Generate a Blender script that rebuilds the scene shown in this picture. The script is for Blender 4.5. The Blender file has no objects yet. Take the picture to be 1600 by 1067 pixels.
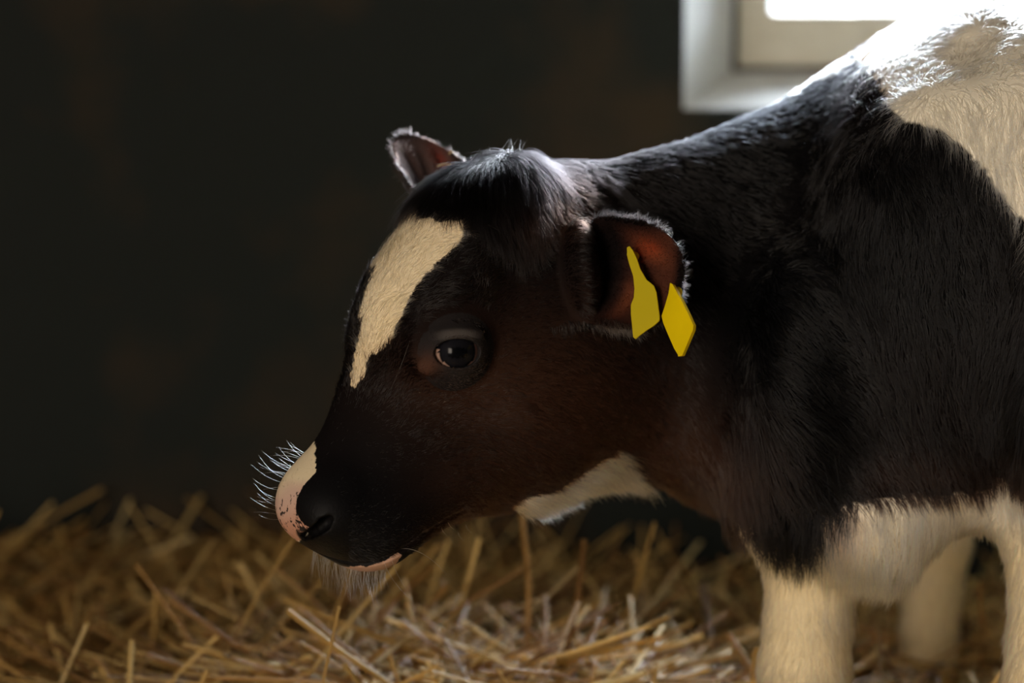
import bpy, bmesh, math, random
import numpy as np
from mathutils import Vector, Matrix
C = bpy.context.scene
random.seed(4); RNG = np.random.default_rng(7)

# ------------------------------------------------------------------ camera, world, lights, exposure
FPX = 3555.6; PITCH = math.radians(9.5); CAMZ = 0.845
cam = bpy.data.cameras.new('camera'); camo = bpy.data.objects.new('camera', cam); C.collection.objects.link(camo)
camo.location = (0, 0, CAMZ); camo.rotation_euler = (math.pi/2 - PITCH, 0, 0)
cam.sensor_width = 36; cam.lens = 80; cam.clip_start = 0.05
cam.dof.use_dof = True; cam.dof.focus_distance = 1.62; cam.dof.aperture_fstop = 3.3
C.camera = camo
vs = C.view_settings; vs.view_transform = 'Standard'; vs.look = 'None'; vs.gamma = 1; vs.use_curve_mapping = False
vs.exposure = 0.0
C.cycles.use_denoising = True
C.cycles.max_bounces = 8; C.cycles.transparent_max_bounces = 8; C.cycles.caustics_reflective = False; C.cycles.caustics_refractive = False
C.cycles_curves.shape = 'RIBBONS'
W = bpy.data.worlds.new('overcast_sky'); C.world = W; W.use_nodes = True
bg = W.node_tree.nodes['Background']; bg.inputs[0].default_value = (0.80, 0.90, 1.0, 1); bg.inputs[1].default_value = 3.0
def area(name, loc, target, sx, sy, power, col):
    l = bpy.data.lights.new(name, 'AREA'); l.shape = 'RECTANGLE'; l.size = sx; l.size_y = sy; l.energy = power; l.color = col
    o = bpy.data.objects.new(name, l); C.collection.objects.link(o); o.location = loc
    o.rotation_euler = (Vector(target)-Vector(loc)).to_track_quat('-Z', 'Y').to_euler(); return o
area('window_daylight', (0.95, 4.05, 2.15), (0.75, 2.6, 0.95), 4.2, 3.4, 4000, (0.80, 0.90, 1.0))
area('added_warm_fill', (-1.75, -2.32, 1.15), (-0.1, 1.7, 0.6), 1.2, 2.0, 94, (1.0, 0.80, 0.60))  # warm fill lamp added, unseen, behind the camera to brighten the near side

# ------------------------------------------------------------------ projection helpers
cp, sp_ = math.cos(PITCH), math.sin(PITCH)
EX = np.array([1., 0, 0]); FW = np.array([0, cp, -sp_]); UP = np.array([0, sp_, cp]); CAM = np.array([0, 0, CAMZ])
def ray(x, y): return (x-800)/FPX*EX + FW + (533.5-y)/FPX*UP
def P(x, y, D): return CAM + ray(x, y)*D
def proj(p):
    q = p - CAM; D = q@FW
    return 800 + FPX*(q@EX)/D, 533.5 - FPX*(q@UP)/D, D
def cvec(x, d, z): return x*EX + d*FW + z*UP
def nrm(v): v = np.asarray(v, float); return v/np.linalg.norm(v)
def sst(x, a, b):
    t = np.clip((x-a)/(b-a), 0, 1); return t*t*(3-2*t)

# vector value noise
_T = RNG.random((64, 64, 64)).astype(np.float32)
def vnoise(p, s):
    q = p*s + 17.3; i = np.floor(q).astype(int); f = q - i; f = f*f*(3-2*f); i &= 63; j = (i+1) & 63
    def g(a, b, c): return _T[a, b, c]
    x0, y0, z0 = i[:, 0], i[:, 1], i[:, 2]; x1, y1, z1 = j[:, 0], j[:, 1], j[:, 2]; fx, fy, fz = f[:, 0], f[:, 1], f[:, 2]
    a = g(x0, y0, z0)*(1-fx)+g(x1, y0, z0)*fx; b = g(x0, y1, z0)*(1-fx)+g(x1, y1, z0)*fx
    c = g(x0, y0, z1)*(1-fx)+g(x1, y0, z1)*fx; d = g(x0, y1, z1)*(1-fx)+g(x1, y1, z1)*fx
    return ((a*(1-fy)+b*fy)*(1-fz)+(c*(1-fy)+d*fy)*fz)*2-1

# ------------------------------------------------------------------ materials
def mat(name):
    m = bpy.data.materials.new(name); m.use_nodes = True; nt = m.node_tree; nt.nodes.clear()
    out = nt.nodes.new('ShaderNodeOutputMaterial'); return m, nt, out
def pbr(name, col, rough=0.6, spec=0.5, noise=None, bump=None, coat=0, attr=None, metal=0, trans=0):
    m, nt, out = mat(name); b = nt.nodes.new('ShaderNodeBsdfPrincipled'); nt.links.new(b.outputs[0], out.inputs[0])
    b.inputs['Base Color'].default_value = (*col, 1); b.inputs['Roughness'].default_value = rough
    b.inputs['Specular IOR Level'].default_value = spec; b.inputs['Coat Weight'].default_value = coat; b.inputs['Metallic'].default_value = metal
    b.inputs['Coat Roughness'].default_value = 0.03
    if attr:
        a = nt.nodes.new('ShaderNodeAttribute'); a.attribute_name = attr; nt.links.new(a.outputs[0], b.inputs['Base Color'])
    tc = nt.nodes.new('ShaderNodeTexCoord')
    if noise:
        sc, c2, lo, hi = noise
        n = nt.nodes.new('ShaderNodeTexNoise'); n.inputs['Scale'].default_value = sc; n.inputs['Detail'].default_value = 6
        nt.links.new(tc.outputs['Object'], n.inputs[0])
        r = nt.nodes.new('ShaderNodeMapRange'); r.inputs[1].default_value = lo; r.inputs[2].default_value = hi; nt.links.new(n.outputs[0], r.inputs[0])
        x = nt.nodes.new('ShaderNodeMix'); x.data_type = 'RGBA'; x.inputs[6].default_value = (*col, 1); x.inputs[7].default_value = (*c2, 1)
        nt.links.new(r.outputs[0], x.inputs[0]); nt.links.new(x.outputs[2], b.inputs['Base Color'])
    if bump:
        n = nt.nodes.new('ShaderNodeTexNoise'); n.inputs['Scale'].default_value = bump[0]; n.inputs['Detail'].default_value = 5
        nt.links.new(tc.outputs['Object'], n.inputs[0])
        k = nt.nodes.new('ShaderNodeBump'); k.inputs['Strength'].default_value = bump[1]; k.inputs['Distance'].default_value = bump[2]
        nt.links.new(n.outputs[0], k.inputs['Height']); nt.links.new(k.outputs[0], b.inputs['Normal'])
    if trans:
        t = nt.nodes.new('ShaderNodeBsdfTranslucent'); mx = nt.nodes.new('ShaderNodeMixShader'); mx.inputs[0].default_value = trans
        if attr: nt.links.new(a.outputs[0], t.inputs[0])
        else: t.inputs[0].default_value = (*col, 1)
        nt.links.new(b.outputs[0], mx.inputs[1]); nt.links.new(t.outputs[0], mx.inputs[2]); nt.links.new(mx.outputs[0], out.inputs[0])
    return m

def link(name, me, parent=None, m=None, smooth=False):
    o = bpy.data.objects.new(name, me); C.collection.objects.link(o)
    if parent is not None: o.parent = parent
    if m: me.materials.append(m)
    if smooth and hasattr(me, 'polygons'): me.polygons.foreach_set('use_smooth', np.ones(len(me.polygons), bool))
    return o
def mesh(name, v, f):
    me = bpy.data.meshes.new(name); me.from_pydata([tuple(map(float, x)) for x in v], [], [tuple(map(int, x)) for x in f]); me.update(); return me
def np_mesh(name, v, quads):
    me = bpy.data.meshes.new(name); v = np.asarray(v, np.float32); q = np.asarray(quads, np.int32)
    me.vertices.add(len(v)); me.vertices.foreach_set('co', v.ravel())
    me.loops.add(q.size); me.loops.foreach_set('vertex_index', q.ravel())
    me.polygons.add(len(q)); me.polygons.foreach_set('loop_start', np.arange(len(q), dtype=np.int32)*q.shape[1])
    me.update(calc_edges=True); me.validate(); return me
def box(name, lo, hi, m, parent=None, bev=0, kind=None):
    bm = bmesh.new(); bmesh.ops.create_cube(bm, size=1)
    lo = Vector(lo); hi = Vector(hi)
    for v in bm.verts: v.co = Vector([(lo[i]+hi[i])/2+v.co[i]*(hi[i]-lo[i]) for i in range(3)])
    if bev: bmesh.ops.bevel(bm, geom=bm.edges[:], offset=bev, segments=2, affect='EDGES')
    me = bpy.data.meshes.new(name); bm.to_mesh(me); bm.free()
    o = link(name, me, parent, m)
    if kind: o['kind'] = kind
    return o
def setcol(me, name, dom, cols):
    a = me.attributes.new(name, 'FLOAT_COLOR', dom); c = np.ones((len(cols), 4), np.float32); c[:, :3] = cols; a.data.foreach_set('color', c.ravel())

# ------------------------------------------------------------------ the barn: walls, floor, ceiling, window
YW = 2.87; YB = YW+0.22
def onY(x, y, Y): r = ray(x, y); return CAM + r*(Y/r[1])
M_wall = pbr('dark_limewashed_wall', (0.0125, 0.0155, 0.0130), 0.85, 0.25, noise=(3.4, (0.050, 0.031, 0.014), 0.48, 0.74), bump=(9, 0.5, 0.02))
M_plaster = pbr('white_plaster', (0.86, 0.86, 0.83), 0.9, 0.2, bump=(22, 0.3, 0.006))
M_floor = pbr('concrete_floor', (0.10, 0.085, 0.06), 0.9, 0.2, noise=(4, (0.06, 0.045, 0.03), .4, .6), bump=(20, .4, .01))
M_ceil = pbr('ceiling_boards', (0.05, 0.042, 0.035), 0.85, 0.2, bump=(10, .3, .01))
M_wood = pbr('painted_wood', (0.62, 0.58, 0.47), 0.55, 0.4, noise=(14, (0.5, 0.46, 0.36), .45, .6), bump=(30, .2, .003))
M_gap = pbr('dark_joint', (0.05, 0.045, 0.035), 0.8)
XL, XR, YF, ZC = -2.6, 2.6, -2.2, 2.5
a_ = onY(1068, 170, YW); b_ = onY(1143, 113, YB)
wx0, wz0 = a_[0], a_[2]; bx0, bz0 = b_[0], b_[2]
wx1, wz1 = wx0+1.15, wz0+1.05; bx1, bz1 = wx1-0.08, wz1-0.02
# back wall with its opening (a single mesh; the splayed reveal is plaster)
def back_wall():
    Y0, Y1 = YW, YB
    v = []; f = []; mi = []
    def quad(*p, m=0): f.append(range(len(v), len(v)+4)); v.extend(p); mi.append(m)
    xs = [XL, wx0, wx1, XR]; zs = [0, wz0, wz1, ZC]
    for i in range(3):
        for j in range(3):
            if (i, j) == (1, 1): continue
            quad((xs[i], Y0, zs[j]), (xs[i+1], Y0, zs[j]), (xs[i+1], Y0, zs[j+1]), (xs[i], Y0, zs[j+1]))
    A = [(wx0, wz0), (wx1, wz0), (wx1, wz1), (wx0, wz1)]; B = [(bx0, bz0), (bx1, bz0), (bx1, bz1), (bx0, bz1)]
    for k in range(4):
        p, q, r, s = A[k], A[(k+1) % 4], B[(k+1) % 4], B[k]
        quad((p[0], Y0, p[1]), (q[0], Y0, q[1]), (r[0], Y1, r[1]), (s[0], Y1, s[1]), m=1)
    YO = Y1+0.14
    for k in range(4):
        p, q = B[k], B[(k+1) % 4]
        quad((p[0], Y1, p[1]), (q[0], Y1, q[1]), (q[0], YO, q[1]), (p[0], YO, p[1]), m=1)
    xs = [XL, bx0, bx1, XR]; zs = [0, bz0, bz1, ZC]
    for i in range(3):
        for j in range(3):
            if (i, j) == (1, 1): continue
            quad((xs[i], YO, zs[j]), (xs[i], YO, zs[j+1]), (xs[i+1], YO, zs[j+1]), (xs[i+1], YO, zs[j]), m=1)
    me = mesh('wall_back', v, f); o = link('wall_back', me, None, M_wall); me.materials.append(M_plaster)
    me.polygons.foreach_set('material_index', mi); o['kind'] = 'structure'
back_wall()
box('floor', (XL, YF, -0.1), (XR, YW, 0), M_floor, kind='structure')
box('ceiling', (XL, YF, ZC), (XR, YW+.36, ZC+.1), M_ceil, kind='structure')
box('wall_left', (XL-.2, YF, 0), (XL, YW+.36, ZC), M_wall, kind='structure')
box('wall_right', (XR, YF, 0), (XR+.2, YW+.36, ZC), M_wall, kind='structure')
def front_wall():
    v = []; f = []
    xs = [XL, -2.4, -1.1, XR]; zs = [0, 0.0, 2.2, ZC]  # unseen opening added to hold the warm fill lamp
    for Y in (YF, YF-.2):
        for i in range(3):
            for j in range(3):
                if (i, j) == (1, 1) or zs[j] == zs[j+1]: continue
                f.append(range(len(v), len(v)+4)); v += [(xs[i], Y, zs[j]), (xs[i+1], Y, zs[j]), (xs[i+1], Y, zs[j+1]), (xs[i], Y, zs[j+1])]
    for a, b in (((-2.4, 0), (-2.4, 2.2)), ((-2.4, 2.2), (-1.1, 2.2)), ((-1.1, 2.2), (-1.1, 0))):
        f.append(range(len(v), len(v)+4)); v += [(a[0], YF, a[1]), (b[0], YF, b[1]), (b[0], YF-.2, b[1]), (a[0], YF-.2, a[1])]
    o = link('wall_front', mesh('wall_front', v, f), None, M_wall); o['kind'] = 'structure'
front_wall()
def window():
    # outer frame, then the sash with its glass
    fw = 0.014; Y = YB+0.012
    root = None
    def frame(name, x0, x1, z0, z1, w, wb, y0, y1, m, parent):
        bm = bmesh.new()
        o_ = [(x0, z0), (x1, z0), (x1, z1), (x0, z1)]; i_ = [(x0+w, z0+wb), (x1-w, z0+wb), (x1-w, z1-w), (x0+w, z1-w)]
        L = [[bm.verts.new((p[0], y, p[1])) for p in q] for y in (y0, y1) for q in (o_, i_)]
        for k in range(4):
            n = (k+1) % 4
            bm.faces.new((L[0][k], L[0][n], L[1][n], L[1][k])); bm.faces.new((L[2][k], L[3][k], L[3][n], L[2][n]))
            bm.faces.new((L[0][k], L[2][k], L[2][n], L[0][n])); bm.faces.new((L[1][k], L[1][n], L[3][n], L[3][k]))
        bmesh.ops.recalc_face_normals(bm, faces=bm.faces[:])
        bmesh.ops.bevel(bm, geom=bm.edges[:], offset=0.0025, segments=2, affect='EDGES')
        me = bpy.data.meshes.new(name); bm.to_mesh(me); bm.free(); return link(name, me, parent, m)
    root = frame('window_1', bx0, bx1, bz0, bz1, 0.008, 0.008, YB, YB+.10, M_gap, None); root['kind'] = 'structure'
    frame('window_frame', bx0+.008, bx1-.008, bz0+.008, bz1-.008, 0.043, 0.070, YB+.006, YB+.06, M_wood, root)
    m, nt, out = mat('window_glass'); t = nt.nodes.new('ShaderNodeBsdfTransparent'); g = nt.nodes.new('ShaderNodeBsdfGlossy'); g.inputs['Roughness'].default_value = 0.02
    fr = nt.nodes.new('ShaderNodeFresnel'); fr.inputs[0].default_value = 1.45; mx = nt.nodes.new('ShaderNodeMixShader')
    nt.links.new(fr.outputs[0], mx.inputs[0]); nt.links.new(t.outputs[0], mx.inputs[1]); nt.links.new(g.outputs[0], mx.inputs[2]); nt.links.new(mx.outputs[0], out.inputs[0])
    box('window_pane', (bx0+.045, YB+.034, bz0+.07), (bx1-.045, YB+.038, bz1-.045), m, root)
window()

# ------------------------------------------------------------------ implicit modelling of the calf
def smin(a, b, k):
    if k <= 0: return np.minimum(a, b)
    h = np.maximum(k-np.abs(a-b), 0)/k; return np.minimum(a, b)-h*h*k*0.25
class Ell:
    def __init__(s, c, R, r):
        s.c = np.asarray(c, float); r = np.asarray(r, float); s.M = (np.asarray(R, float)/r[:, None]).T; s.N = (np.asarray(R, float)/(r*r)[:, None]).T; s.R = r.max()
    def __call__(s, p):
        q = p-s.c; a = q@s.M; b = q@s.N
        k0 = np.sqrt((a*a).sum(1))+1e-9; k1 = np.sqrt((b*b).sum(1))+1e-9; return k0*(k0-1)/k1
class Cone:
    def __init__(s, a, b, ra, rb, flat=None):
        s.a = np.asarray(a, float); s.b = np.asarray(b, float); s.ra = ra; s.rb = rb; s.c = (s.a+s.b)/2; s.R = np.linalg.norm(s.b-s.a)/2+max(ra, rb)
    def __call__(s, p):
        ab = s.b-s.a; q = p-s.a; t = np.clip((q@ab)/(ab@ab), 0, 1); t = t*t*(3-2*t) if False else t
        return np.sqrt(((q-t[:, None]*ab)**2).sum(1))-(s.ra+(s.rb-s.ra)*t)
class Ear:
    def __init__(s, base, tip, Bdir, rb, depth0, depth1, th, bend=0.0, n=2.6, sk=0.0):
        base = np.asarray(base); tip = np.asarray(tip); s.A = nrm(tip-base); B = np.asarray(Bdir, float); s.B = nrm(B-(B@s.A)*s.A)
        s.N = np.cross(s.A, s.B); s.L = np.linalg.norm(tip-base)
        if s.N@FW > 0: s.N = -s.N          # opening looks at the viewer's side
        s.o = base; s.rb = rb; s.d0 = depth0; s.d1 = depth1; s.th = th; s.bend = bend; s.n = n; s.sk = sk
        s.c = (base+tip)/2; s.R = s.L/2+rb+.03
    def cup(s, a, b):
        u = np.clip(a/s.L, 0, 1.1); dep = s.d0+(s.d1-s.d0)*u
        w = np.clip(np.abs(b/s.rb), 0, 1.3)
        ridge = 0.0022*np.exp(-((b-0.006-.1*a)/0.004)**2)+0.002*np.exp(-((b+0.011-.12*a)/0.004)**2)
        return -dep*(1-w**2.4)+s.bend*u*u+ridge*sst(u, 0., .2)*(1-sst(u, .6, .9))
    def __call__(s, p):
        q = p-s.o; a = q@s.A; b = q@s.B-s.sk*a; c = q@s.N
        e = 1e-3; C0 = s.cup(a, b); Cb = (s.cup(a, b+e)-C0)/e; Ca = (s.cup(a+e, b)-C0)/e
        sh = np.abs(c-C0)/np.sqrt(1+Cb*Cb+Ca*Ca)-s.th
        ra = s.L*0.56; x = np.abs(a-s.L*0.44)/ra; y = np.abs(b)/s.rb
        k = (x**s.n+y**s.n)**(1/s.n); out = (k-1)*min(ra, s.rb)*0.8
        return -smin(-sh, -out, 0.005)

# head frame (camera-aligned measurements turned into world vectors)
ha, hp, hr = math.radians(27), math.radians(55), math.radians(8)
hh = cvec(-math.cos(ha), -math.sin(ha), 0); zz = cvec(0, 0, 1); r0 = cvec(-math.sin(ha), math.cos(ha), 0)
HF = math.cos(hp)*hh-math.sin(hp)*zz; u0 = math.sin(hp)*hh+math.cos(hp)*zz
HR = math.cos(hr)*r0+math.sin(hr)*u0; HU = math.cos(hr)*u0-math.sin(hr)*r0
EYE0 = P(712, 548, 1.62); HO = EYE0+.065*HR
HB = np.array([HF, HU, HR])
def H(s, t, w): return HO+s*HF+t*HU+w*HR
def he(s, t, w, rs, rt, rw, tilt=0):
    c_, s_ = math.cos(tilt), math.sin(tilt)
    return Ell(H(s, t, w), np.array([c_*HF+s_*HU, -s_*HF+c_*HU, HR]), (rs, rt, rw))
HEADTAB = np.array([  # s, top, bottom, half width
 (-.120, .028, -.10, .050), (-.10, .038, -.135, .058), (-.08, .041, -.160, .063), (-.06, .043, -.178, .066),
 (-.04, .046, -.186, .068), (-.02, .046, -.188, .068), (.0, .040, -.182, .065), (.02, .031, -.172, .058), (.04, .021, -.150, .051),
 (.06, .015, -.126, .045), (.08, .012, -.106, .041), (.10, .012, -.092, .039), (.12, .010, -.080, .039), (.132, .005, -.070, .037), (.142, -.004, -.058, .032)])
core = []
for s in np.arange(-.12, .1421, .006):
    t_, b_2, w_ = (np.interp(s, HEADTAB[:, 0], HEADTAB[:, i]) for i in (1, 2, 3))
    core.append(he(s, (t_+b_2)/2, 0, .022, (t_-b_2)/2, w_))
head = core
headadd = [he(-.045, .010, -.010, .070, .036, .050, -.12), he(-.098, .013, -.008, .042, .036, .040), he(-.125, .002, -.006, .04, .032, .04)]       # frontal plate, poll
for sd in (-1, 1):
    headadd += [he(-.010, (.006 if sd < 0 else -.006), sd*(.046 if sd < 0 else .040), .040, .030, .024, -.25),     # orbit
                he(-.035, -.095, sd*.036, .062, .062, .030, .5),        # masseter
                he(.045, -.020, sd*.024, .060, .026, .022, -.15),       # nasal side
                he(.075, -.055, sd*.020, .05, .03, .024),
                he(.134, -.008, (-.021 if sd < 0 else .015), .025, .021, .021),             # nostril wing
                he(.118, -.046, sd*.020, .034, .030, .026)]             # upper lip
headadd += [he(.132, -.058, 0, .022, .020, .028), he(.138, -.012, 0, .021, .025, .028)]

# torso frame
BK = nrm([.352, .936, 0]); LT = nrm([.936, -.352, 0]); ZU = np.array([0, 0, 1.])
L1 = P(1262, 950, 1.80); L3 = L1+.19*LT
mid = (L1+L3)/2
def T(b, l, z): q = mid+b*BK+l*LT; return np.array([q[0], q[1], z])
def path(st, n):
    # stations: centre, half height, half width; ellipsoids swept along a smooth path
    c = np.array([s[0] for s in st]); r = np.array([[s[1], s[2], s[3]] for s in st]); ups = np.array([s[4] for s in st])
    d = np.r_[0, np.cumsum(np.linalg.norm(np.diff(c, axis=0), axis=1))]; out = []
    def cr(y, x):
        m = np.gradient(y, d, axis=0); i = np.clip(np.searchsorted(d, x)-1, 0, len(d)-2); h = d[i+1]-d[i]; t = (x-d[i])/h
        return (2*t**3-3*t*t+1)*y[i]+(t**3-2*t*t+t)*h*m[i]+(-2*t**3+3*t*t)*y[i+1]+(t**3-t*t)*h*m[i+1]
    for x in np.linspace(0, d[-1], n):
        p = cr(c, x); tan = nrm(cr(c, min(x+.01, d[-1]))-cr(c, max(x-.01, 0))); rr = cr(r, x); up = cr(ups, x)
        up = nrm(up-(up@tan)*tan); sd = np.cross(tan, up)
        out.append(Ell(p, np.array([tan, up, sd]), (rr[2], rr[0], rr[1])))
    return out
UPI = nrm(UP)
neck = path([
 (P(850, 430, 1.745), .091, .056, .045, UPI),
 (P(955, 468, 1.775), .115, .064, .055, UPI),
 (P(1070, 487, 1.805), .138, .080, .06, UPI),
 (P(1190, 495, 1.845), .166, .100, .07, UPI),
 (P(1310, 492, 1.90), .190, .118, .08, UPI),
 (P(1400, 468, 1.98), .198, .130, .09, UPI)], 46)
torso = path([
 (T(-.01, .01, .60), .160, .100, .07, ZU), (T(.07, .01, .61), .172, .125, .09, ZU), (T(.2, 0, .62), .192, .150, .10, ZU),
 (T(.36, 0, .615), .215, .170, .10, ZU), (T(.52, 0, .64), .190, .158, .10, ZU), (T(.64, 0, .665), .165, .135, .09, ZU), (T(.70, 0, .68), .13, .10, .06, ZU)], 50)
tf = np.array([BK, LT, ZU])
def te(b, l, z, rb, rl, rz): return Ell(T(b, l, z), tf, (rb, rl, rz))
misc = [te(.08, -.04, .685, .10, .040, .08), te(.05, .07, .715, .11, .050, .09), te(.16, .02, .785, .14, .035, .035),
        te(-.03, .11, .56, .085, .05, .14), te(-.03, -.10, .52, .075, .045, .10),
        Ell(P(1238, 745, 1.76), np.array([EX, UP, FW]), (.045, .062, .045)),
        Ell(P(1275, 680, 1.75), np.array([EX, UP, FW]), (.075, .085, .05)),
        Ell(P(1372, 815, 1.735), np.array([EX, UP, FW]), (.038, .047, .045)),
        Ell(P(1400, 760, 1.78), np.array([EX, UP, FW]), (.08, .040, .07)),
        te(.64, .07, .58, .12, .075, .17), te(.64, -.07, .58, .12, .075, .17)]
def chain(pts): return [Cone(a[0], b[0], a[1], b[1]) for a, b in zip(pts, pts[1:])]
def foreleg(l, dx=0):
    return chain([(T(.05, l*1.05, .56), .075), (T(.03, l, .44), .044), (T(.0, l, .33), .031), (T(-.006, l, .295), .033), (T(0, l, .25), .028), (T(.0, l, .15), .025), (T(-.005, l, .105), .031), (T(-.03, l, .05), .026)]) + \
        [Ell(T(-.035, l, .035), tf, (.036, .032, .035))]
def hindleg(l):
    return chain([(T(.60, l, .56), .11), (T(.56, l, .43), .062), (T(.62, l, .34), .038), (T(.665, l, .29), .038), (T(.65, l, .24), .034), (T(.62, l, .14), .028), (T(.61, l, .10), .030), (T(.58, l, .05), .026)]) + \
        [Ell(T(.58, l, .035), tf, (.036, .032, .035))]
tail = chain([(T(.74, 0, .78), .03), (T(.80, 0, .70), .02), (T(.81, 0, .50), .013), (T(.80, .01, .34), .012)]) + [Ell(T(.80, .01, .31), tf, (.02, .02, .07))]
NE = Ear(P(890, 413, 1.674), P(1041, 439, 1.608), cvec(.05, .10, 1), .0415, .034, .016, .0024, bend=-.004, n=2.9, sk=0.0)
FE = Ear(P(722, 322, 1.755), P(632, 199, 1.79), cvec(.55, .75, .40), .033, .020, .008, .0022, bend=0.004, n=1.75)
groups = [(0, .012, head), (.022, .012, headadd), (.05, .0, neck), (.06, .0, torso), (.05, .03, misc),
          (.045, .012, foreleg(-.095)), (.045, .012, foreleg(.095)), (.05, .012, hindleg(-.107)), (.05, .012, hindleg(.085)), (.02, .006, tail),
          (.009, 0, [NE]), (.012, 0, [FE])]
carves = []   # (k, prim)
adds = []
def sdf_chunk(p):
    c = (p.min(0)+p.max(0))/2; R = np.linalg.norm(p.max(0)-p.min(0))/2
    d = np.full(len(p), .30)
    for k, ki, prims in groups:
        g = None
        for q in prims:
            if np.linalg.norm(q.c-c)-q.R-R > .09: continue
            v = q(p); g = v if g is None else smin(g, v, ki)
        if g is not None: d = smin(d, g, k)
    for k, q in adds:
        if np.linalg.norm(q.c-c)-q.R-R < .03: d = smin(d, q(p), k)
    for k, q in carves:
        if np.linalg.norm(q.c-c)-q.R-R < .03: d = -smin(-d, q(p), k)
    return d
def sdf(p, cell=.08):
    p = np.asarray(p, float)
    if len(p) < 64: return sdf_chunk(p)
    key = np.floor(p/cell).astype(np.int64); key = key[:, 0]*1000003+key[:, 1]*10007+key[:, 2]
    o = np.argsort(key, kind='stable'); ks = key[o]; cut = np.r_[0, np.nonzero(np.diff(ks))[0]+1, len(p)]
    out = np.empty(len(p))
    for a, b in zip(cut[:-1], cut[1:]): out[o[a:b]] = sdf_chunk(p[o[a:b]])
    return out
def grad(p, e=4e-4):
    g = np.stack([sdf(p+e*v)-sdf(p-e*v) for v in np.eye(3)], 1)/(2*e); return g
def march(x, y, D0=1.4, D1=2.4):
    r = ray(x, y); Ds = np.arange(D0, D1, .001); v = sdf(CAM+Ds[:, None]*r); i = np.nonzero(v < 0)[0]
    return (CAM+Ds[i[0]]*r) if len(i) else P(x, y, 1.7)
# eye: lids bulge, opening cut, brow fold
eS = march(712, 549); g_ = grad(eS[None])[0]; eN = nrm(nrm(g_)*.7-FW*.6)
eX = nrm(cvec(1, 0, -.02)-(cvec(1, 0, -.02)@eN)*eN); eY = np.cross(eN, eX); eY = eY if eY@UP > 0 else -eY
ER = .0205; eC = eS-eN*.0135
ef = np.array([eX, eY, eN])
adds += [(.012, Ell(eC, ef, (.0250, .0228, .0228)))]
adds += [(.006, Ell(eC+eY*.0128+eN*.0145, ef, (.0190, .0038, .0048)))]
carves += [(.0015, Ell(eC+eN*.018-eY*.0005, ef, (.0168, .0106, .013)))]
for sx, sy, rr in ((0, 0, 1),):
    pts = [eC+eX*(math.cos(t)*.0215)+eY*(math.sin(t)*.0178+.003)+eN*(.0125-.005*abs(math.cos(t))) for t in np.linspace(.35, 2.8, 9)]
    carves += [(.0022, Cone(a, b, .0014, .0014)) for a, b in zip(pts, pts[1:])]
adds += [(.006, Ell(march(668, 572), ef, (.007, .006, .004)))]
CORN = march(668, 572)
adds += [(.007, Ell(P(907, 422, 1.668), np.array([nrm(cvec(1, 0, .1)), nrm(cvec(-.1, 0, 1)), FW]), (.0140, .0365, .022)))]
# nostril and mouth
npth = [(march(476, 837), .0024), (march(487, 833), .0030), (march(497, 827), .0036), (march(506, 819), .0044), (march(514, 811), .0028)]
carves += [(.0030, Cone(a[0]+FW*o_, b[0]+FW*o_, a[1]*k_, b[1]*k_)) for a, b in zip(npth, npth[1:]) for o_, k_ in ((.0005, .85), (.006, .95), (.011, .9))]
mp = [march(x, y) for x, y in ((500, 866), (530, 877), (570, 881), (600, 875), (628, 860), (660, 838), (695, 815), (722, 800))]
carves += [(.004, Cone(a, b, .0020, .0020)) for a, b in zip(mp, mp[1:])]

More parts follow.
